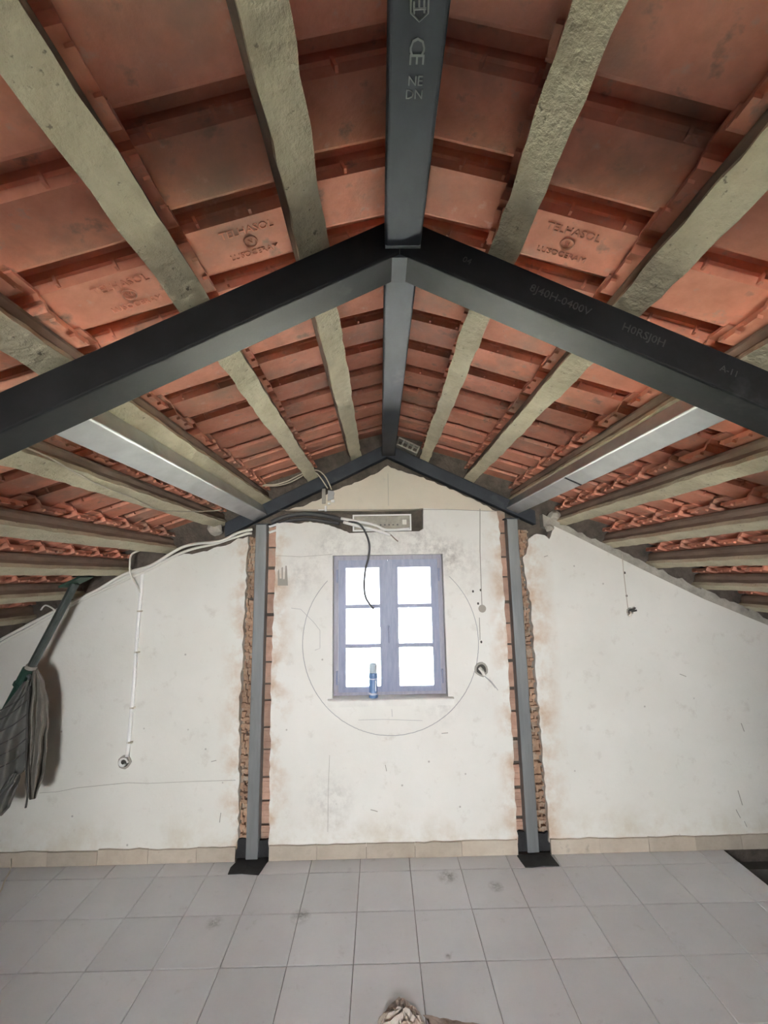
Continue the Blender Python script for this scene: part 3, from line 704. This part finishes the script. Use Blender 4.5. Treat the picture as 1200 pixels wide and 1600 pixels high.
# white conduits along the left roof edge
cable('conduit', [(395,827,2.862),(385,829,2.858),(370,833,2.855),(345,845,2.85),(310,849,2.85),(285,855,2.85),(262,868,2.85),(235,884,2.85),(205,893,2.85),(180,905,2.85),(150,923,2.85),(110,942,2.85),(60,968,2.85),(0,1000,2.85),(-50,1025,2.85)], .0105, 'pvc', 'upper white conduit running down the left roof edge', 'conduit')
cable('conduit', [(394,833,2.872),(386,834,2.866),(360,842,2.86),(335,850,2.86),(300,858,2.86),(270,870,2.86),(235,889,2.86),(205,902,2.86),(170,918,2.86),(130,936,2.86),(80,962,2.86),(20,995,2.86),(-40,1026,2.86)], .009, 'pvc', 'lower white conduit running down the left roof edge', 'conduit')
cable('conduit', [(434,819,2.915),(427,821,2.915),(420.5,823,2.915)], .009, 'pvc_bright', 'upper short white conduit end just right of the left post', 'conduit')
cable('conduit', [(434,828,2.915),(427,830,2.915),(420.5,832,2.915)], .009, 'pvc_bright', 'lower short white conduit end just right of the left post', 'conduit')
cable('wire', [(240,845,2.83),(222,858,2.82),(206,866,2.81),(203,880,2.81),(204,897,2.83),(212,912,2.85),(220,927,2.87)], .006, 'pvc', 'white cable looping off the left roof edge to the wall conduit')
cable('wire', [(64,953,2.82),(70,946,2.81),(78,948,2.81),(88,955,2.83)], .005, 'pvc', 'short curl of white cable at the low end of the left roof edge')
cable('conduit', [(223,893,2.878),(220,930,2.875),(215,985,2.872),(210,1060,2.872),(204,1130,2.872),(199,1182,2.872)], .0125, 'pvc_bright', 'straight white wall conduit dropping down the left wall', 'conduit')
for q in ((218,955),(214,1019),(207,1106),(203,1160)):
    p = at(*q, 2.868); G().box((p.x-.014, 2.860, p.z-.005), (p.x+.014, 2.881, p.z+.005)).make('conduit_clip', 'wire', None, origin=p, label='small clip holding the white wall conduit, %s' % {955:'topmost of four',1019:'second from top',1106:'third from top',1160:'lowest of four'}[q[1]], cat='clip', group='clips on the left wall conduit')
# wall boxes
def wall_box(px, py, r, label, loops=None):
    p = at(px, py, 2.88); root = empty('wall_box', (p.x, 2.88, p.z), label=label, cat='wall box')
    pts = [(p.x+r*(1+jit(.1))*math.cos(a*math.pi/7), p.z+r*(1+jit(.1))*math.sin(a*math.pi/7)) for a in range(14)]
    inn = [(p.x+(x-p.x)*.72, p.z+(z-p.z)*.72) for x, z in pts]
    G().flat([pts, inn], 2.874, 2.881).make('rim', 'grey_disc', root)
    G().flat([inn], 2.8775, 2.881).make('cavity', 'dark_hole', root)
    return root, p
wb, p = wall_box(195, 1190, .042, 'curled open cable box at the foot of the left wall conduit')
G().tube([Vector((p.x+.030*math.cos(a)*(1-.09*a), 2.862, p.z+.030*math.sin(a)*(1-.09*a))) for a in [k*.45 for k in range(14)]], .007, 8).make('cable_curl', 'pvc_bright', wb)
wb, p = wall_box(752, 1046, .046, 'open wall box with loose wires right of the window')
G().tube([(p.x-.012, 2.87, p.z+.01), (p.x, 2.85, p.z-.005), (p.x+.012, 2.85, p.z-.03)], .012, 8, 3).make('conduit_end', 'pvc', wb)
for dx in (.075, .092): G().tube([(p.x+.01, 2.855, p.z-.035), (p.x+dx*.6, 2.84, p.z-.07+jit(.005)), (p.x+dx, 2.835, p.z-.115+jit(.008))], .002, 5, 3).make('loose_wire', 'pencil', wb)
wb, p = wall_box(984, 955, .024, 'small torn cable outlet on the right wall')
for dx, dz in ((-.03, -.03), (.02, .028), (.028, .008), (-.012, -.035)): G().tube([(p.x, 2.875, p.z), (p.x+dx*.5, 2.85, p.z+dz*.5), (p.x+dx, 2.845, p.z+dz)], .006, 6).make('loose_wire', 'dark_hole' if dz > 0 else 'pvc', wb)
# wires tucked under the rafter left of the gable
wy = 2.84
cable('wire', [(412,757,2.80),(430,757,2.80),(450,751,2.79),(466,743,2.78),(482,736,2.78),(496,735,2.78),(506,742,2.79),(513,753,2.80),(518,765,2.81)], .0042, 'wire', 'upper cream wire draped over the end of the second left purlin')
cable('wire', [(410,759,2.80),(432,759,2.80),(452,754,2.79),(468,746,2.78),(484,737,2.78),(494,739,2.78),(502,748,2.79),(508,757,2.80),(512,763,2.81)], .0042, 'wire', 'lower cream wire draped over the end of the second left purlin')
def on_soffit(px, py, sg, n):
    d = ray(px, py); t = (Z0+n/CO+.49*sg*XR-H)/(d.z+.49*sg*d.x); return CAM+d*t
P = [on_soffit(a, b, -1, -.008) for a, b in ((40,699),(60,707),(90,722),(120,740),(160,760),(205,777),(245,796),(275,799),(310,799),(348,797))]
G().tube(P, .0032, 8, 5).make('wire', 'wire', None, origin=P[0], smooth=True, label='thin cream wire strung under the fourth left purlin', cat='cable')
st = empty('cable_outlet', at(512, 780, 2.875), label='grey cable outlet with white chips below the wires on the gable', cat='outlet')
p = at(506, 775, 2.876); G().box((p.x-.012, 2.862, p.z-.055), (p.x+.012, 2.884, p.z+.05)).make('pipe_half', 'grey_disc', st)
p = at(517, 775, 2.876); G().flat([rough_line([(p.x-.022, p.z-.035), (p.x+.022, p.z-.02), (p.x+.020, p.z+.035), (p.x-.02, p.z+.04)], .015, .004)], 2.868, 2.884).make('patch', 'pencil', st)
for q, e in (((509, 795), (.007, .02)), ((514, 787), (.008, .006)), ((520, 783), (.012, .008)), ((502, 797), (.02, .004))):
    p = at(*q, 2.87); G().box((p.x-e[0], 2.862, p.z-e[1]), (p.x+e[0], 2.884, p.z+e[1])).make('chip', 'pvc_bright', st)
# broken hollow brick bedded right of the ridge, above the wall rafter
hb = G(); p = at(637, 697, 2.90); ux = Vector((CO, 0, -SI)); uz = Vector((SI, 0, CO))
def cell(a0, a1, b0, b1): hb.prism([(a0, b0), (a1, b0), (a1, b1), (a0, b1)], lambda a, b, t: p+ux*a+uz*b+Vector((0, t, 0)), -.02, .04)
cell(-.085, .085, -.030, -.020); cell(-.085, .085, .020, .030)
for k in range(5): cell(-.085+k*.04, -.085+k*.04+.010, -.020, .020)
hb.make('brick', 'mortar', wall)
# rubble wedged beside the right purlin end and over the right post
def lump(name, c, rad, mat, seed, sq=(1, 1, 1), **kw):
    rd = random.Random(seed); bm = bmesh.new(); bmesh.ops.create_icosphere(bm, subdivisions=2, radius=1)
    for v in bm.verts:
        k = rad*(1+rd.uniform(-.22, .22)); v.co = Vector((v.co.x*k*sq[0], v.co.y*k*sq[1], v.co.z*k*sq[2]))
    me = bpy.data.meshes.new(name); bm.to_mesh(me); bm.free(); me.materials.append(M[mat])
    o = bpy.data.objects.new(name, me); C.objects.link(o); o.location = c; LOC[o] = Vector(c); return put(o, **kw)
for i, (q, rad, lab) in enumerate((((866, 806, 2.89), .035, 'upper broken mortar lump at the end of the fourth right purlin'), ((858, 825, 2.885), .026, 'lower broken mortar lump under the end of the fourth right purlin'), ((336, 826, 2.885), .045, 'rounded mortar lump at the end of the fourth left purlin'))):
    lump('mortar_lump', at(*q), rad, 'mortar', i, (1.2, .6, 1), label=lab, cat='mortar', group='mortar lumps at purlin ends')
# ------------------------------------------------------------------ can on the sill
p = at(583.5, 1098, 2.895); cx_, cy_, cz_ = p.x, 2.892, WZ0
def lathe(name, prof, mat, root, seg=20):
    n = len(prof); vs = []; 
    for r, z in prof: vs += [(cx_+r*math.cos(2*math.pi*j/seg), cy_+r*math.sin(2*math.pi*j/seg), cz_+z) for j in range(seg)]
    fs = [tuple(range(seg)), tuple(range((n-1)*seg, n*seg))]+[(i*seg+j, i*seg+(j+1) % seg, (i+1)*seg+(j+1) % seg, (i+1)*seg+j) for i in range(n-1) for j in range(seg)]
    return mesh(name, vs, fs, mat, root, smooth=True)
can = empty('spray_can', (cx_, cy_, cz_), label='blue aerosol can with pale cap on the window sill', cat='can')
bd = lathe('body', [(.026, .0), (.030, .003), (.030, .006), (.0285, .012), (.0285, .150), (.027, .158)], 'can_blue', can)
lathe('cap', [(.0268, .1585), (.0275, .161), (.0272, .195), (.024, .212), (.020, .218), (.012, .219)], 'can_cap', can)
lathe('label_band', [(.0288, .020), (.0288, .034)], 'can_white', can); lathe('label_band', [(.0288, .118), (.0288, .124)], 'can_white', can)
G().box((cx_+.012, cy_-.0275, cz_+.045), (cx_+.020, cy_-.022, cz_+.112)).make('label_panel', 'can_white', can)
# ------------------------------------------------------------------ telescopic prop with the cloth hung on it, at the left
PY = 2.66
pt = at(119, 909, PY); pm = at(50, 1040, PY); dirv = (pm-pt).normalized()
prop = empty('telescopic_prop', pt+dirv*((pt.z)/-dirv.z), label='dark green telescopic steel prop leaning under the left eaves', cat='prop')
G().tube([pt+dirv*.01, pm], .024, 14).make('inner_tube', 'prop_tube', prop, smooth=False)
hx = Vector((CO, 0, SI))
hp = G(); c = pt
for a, b in ((0, 0),): hp.prism([(-.07, -.006), (.07, -.006), (.07, .006), (-.07, .006)], lambda a, b, t: c+hx*a+Vector((-SI, 0, CO))*b+Vector((0, t, 0)), -.06, .06)
hp.make('head_plate', 'green_paint', prop)
foot = LOC[prop]
G().tube([pm+dirv*.02, pm+dirv*.11], .040, 14).tube([pm+dirv*.11, pm+dirv*.125], .046, 14).make('collar', 'green_paint', prop)
G().tube([pm+dirv*.125, foot-dirv*.02], .034, 14).make('outer_tube', 'green_paint', prop)
G().tube([pm+dirv*.0, pm+dirv*.02], .030, 14).make('seal_ring', 'grey_disc', prop)
G().tube([pm+dirv*.06+Vector((.03, -.03, 0)), pm+dirv*.055+Vector((.055, -.05, .0)), pm+dirv*.09+Vector((.06, -.05, -.03))], .008, 8, 3).make('locking_pin', 'metal', prop)
G().box((foot.x-.06, foot.y-.06, 0.001), (foot.x+.06, foot.y+.06, .012)).make('foot_plate', 'green_paint', prop)
# cloth: lobes of folded fabric, each a sheet between two outlines
cloth = empty('hanging_shirt', pm+dirv*.08, label='grey work shirt hanging from the green prop at the left edge', cat='shirt')
def sheet(name, Lf, Rt, Y, folds, amp, mat, seed):
    """Lf, Rt: pixel outlines of the left and right borders, top to bottom"""
    rd = random.Random(seed); nu, nv = 22, 26
    def samp(L, t):
        k = t*(len(L)-1); i = min(int(k), len(L)-2); f_ = k-i
        return (L[i][0]+(L[i+1][0]-L[i][0])*f_, L[i][1]+(L[i+1][1]-L[i][1])*f_)
    vs = []
    ph = rd.uniform(0, 6)
    for side in (0, 1):
        for j in range(nv+1):
            v = j/nv; l = samp(Lf, v); r_ = samp(Rt, v)
            for i in range(nu+1):
                u = i/nu
                y = Y+amp*math.sin(u*folds*2*math.pi+ph+v*2.2)*(0.35+.65*v)+.5*amp*math.sin(u*folds*4.3+v*7+ph)+(.04*(2*u-1)**2)+.006*math.sin(v*23+u*9+ph)
                p = at(l[0]+(r_[0]-l[0])*u, l[1]+(r_[1]-l[1])*u, y)
                vs.append(p+Vector((0, .006 if side else 0, 0)))
    W_ = nu+1; N = W_*(nv+1); fs = []
    for j in range(nv):
        for i in range(nu):
            q = j*W_+i; fs += [(q, q+1, q+W_+1, q+W_), (N+q, N+q+W_, N+q+W_+1, N+q+1)]
    for j in range(nv):
        for q in (j*W_, j*W_+nu): fs.append((q, q+W_, N+q+W_, N+q))
    for i in range(nu):
        for q in (i, nv*W_+i): fs.append((q, q+1, N+q+1, N+q))
    return mesh(name, vs, fs, mat, cloth, smooth=True)
sheet('sleeve', [(50,1048),(46,1064),(47,1080),(43,1100),(42,1120),(44,1140),(42,1160),(43,1180),(41,1200),(38,1225),(43,1243),(46,1250)], [(58,1046),(68,1062),(70,1078),(76,1096),(74,1112),(76,1130),(72,1150),(73,1170),(69,1190),(70,1208),(60,1232),(55,1248)], 2.60, 2.3, .026, 'cloth_lining', 1)
sheet('body', [(36,1066),(10,1100),(-14,1130),(-40,1165),(-40,1200),(-40,1240),(-40,1275)], [(50,1060),(47,1090),(43,1120),(44,1150),(42,1180),(38,1205),(22,1216)], 2.575, 2.6, .026, 'cloth', 2)
sheet('tail', [(14,1210),(4,1228),(-12,1245),(-20,1258),(-24,1268),(-26,1276)], [(30,1208),(31,1215),(29,1222),(20,1245),(14,1262),(2,1275)], 2.58, 2.0, .02, 'cloth', 3)
for (a, b) in (((0,1124),(44,1092)), ((0,1143),(43,1115)), ((0,1163),(44,1135)), ((0,1181),(43,1152)), ((0,1199),(42,1172)), ((0,1110),(45,1080))):
    G().tube([at(a[0], a[1], 2.555), at((a[0]+b[0])/2, (a[1]+b[1])/2+3, 2.55), at(b[0], b[1], 2.56)], .0032, 5, 4).make('seam', 'seam', cloth)
G().tube([at(46,1072,2.57), at(43,1110,2.57), at(42,1150,2.57), at(41,1200,2.572), at(43,1240,2.575), at(40,1262,2.58)], .005, 6, 4).make('seam', 'seam', cloth)
# ------------------------------------------------------------------ things on the floor
def mound(name, outline, peak, hh, mat, label, cat, rings=7):
    rd = random.Random(len(name)); P = [atz(*q) for q in outline]; pk = atz(*peak); Q = []
    for a, b in zip(P, P[1:]+P[:1]): Q += [a, a.lerp(b, .33)+Vector((jit(.004), jit(.004), 0)), a.lerp(b, .67)+Vector((jit(.004), jit(.004), 0))]
    n = len(Q); vs = []; fs = []
    for r in range(rings):
        t = r/rings
        for k, q in enumerate(Q):
            p = q.lerp(pk, t); z = hh*(1-(1-t)**2.2)*(1+rd.uniform(-.4, .4))*(.65+.35*math.sin(k*1.9+r*1.3)) if r else .0008
            vs.append((p.x+(rd.uniform(-.004, .004) if r else 0), p.y+(rd.uniform(-.004, .004) if r else 0), max(z, .0008)))
    vs.append((pk.x, pk.y, hh))
    fs = [(r*n+k, r*n+(k+1) % n, (r+1)*n+(k+1) % n, (r+1)*n+k) for r in range(rings-1) for k in range(n)]
    fs += [((rings-1)*n+k, (rings-1)*n+(k+1) % n, rings*n) for k in range(n)]+[tuple(range(n))]
    return mesh(name, vs, fs, mat, None, origin=(pk.x, pk.y, 0), label=label, cat=cat)
mound('plaster_rubble', [(588,1612),(592,1590),(602,1580),(612,1568),(624,1557),(634,1562),(646,1572),(656,1581),(660,1592),(668,1604),(662,1622),(620,1630)], (630,1590), .030, 'rubble', 'crumbled pale plaster lump on the floor tiles at the bottom of the picture', 'rubble')
mound('dust_smear', [(660,1586),(680,1589),(700,1592),(722,1597),(748,1600),(770,1606),(740,1616),(700,1612),(672,1604)], (700,1601), .004, 'dust', 'brown dust smear beside the plaster lump', 'dust')
p0 = atz(16, 1362)
G().tube([at(17,1342,2.86), at(16.5,1358,2.86), atz(14,1365)+Vector((0,0,.004)), atz(6,1380)+Vector((0,0,.004)), atz(0,1395)+Vector((0,0,.004)), atz(-30,1440)+Vector((0,0,.004))], .004, 6, 4).make('floor_cable', 'wire', None, origin=p0, label='thin pale cable on the floor in the far left corner', cat='cable')
p0 = atz(-14, 1640)
g = G(); d = (atz(2, 1560)-p0).normalized(); sd = Vector((-d.y, d.x, 0)).normalized()
q0 = atz(6, 1600)
g.prism([(-.05, 0.001), (.0, 0.001), (.0, .02), (-.05, .02)], lambda a, b, t: atz(0, 1572)+Vector((1, 0, 0))*(a+t*.09)+Vector((0, 0, b))+Vector((0, -1, 0))*t, 0, .5)
g.make('wood_batten', 'pine', None, origin=atz(0, 1572), label='pale wooden batten lying at the lower left corner', cat='batten')
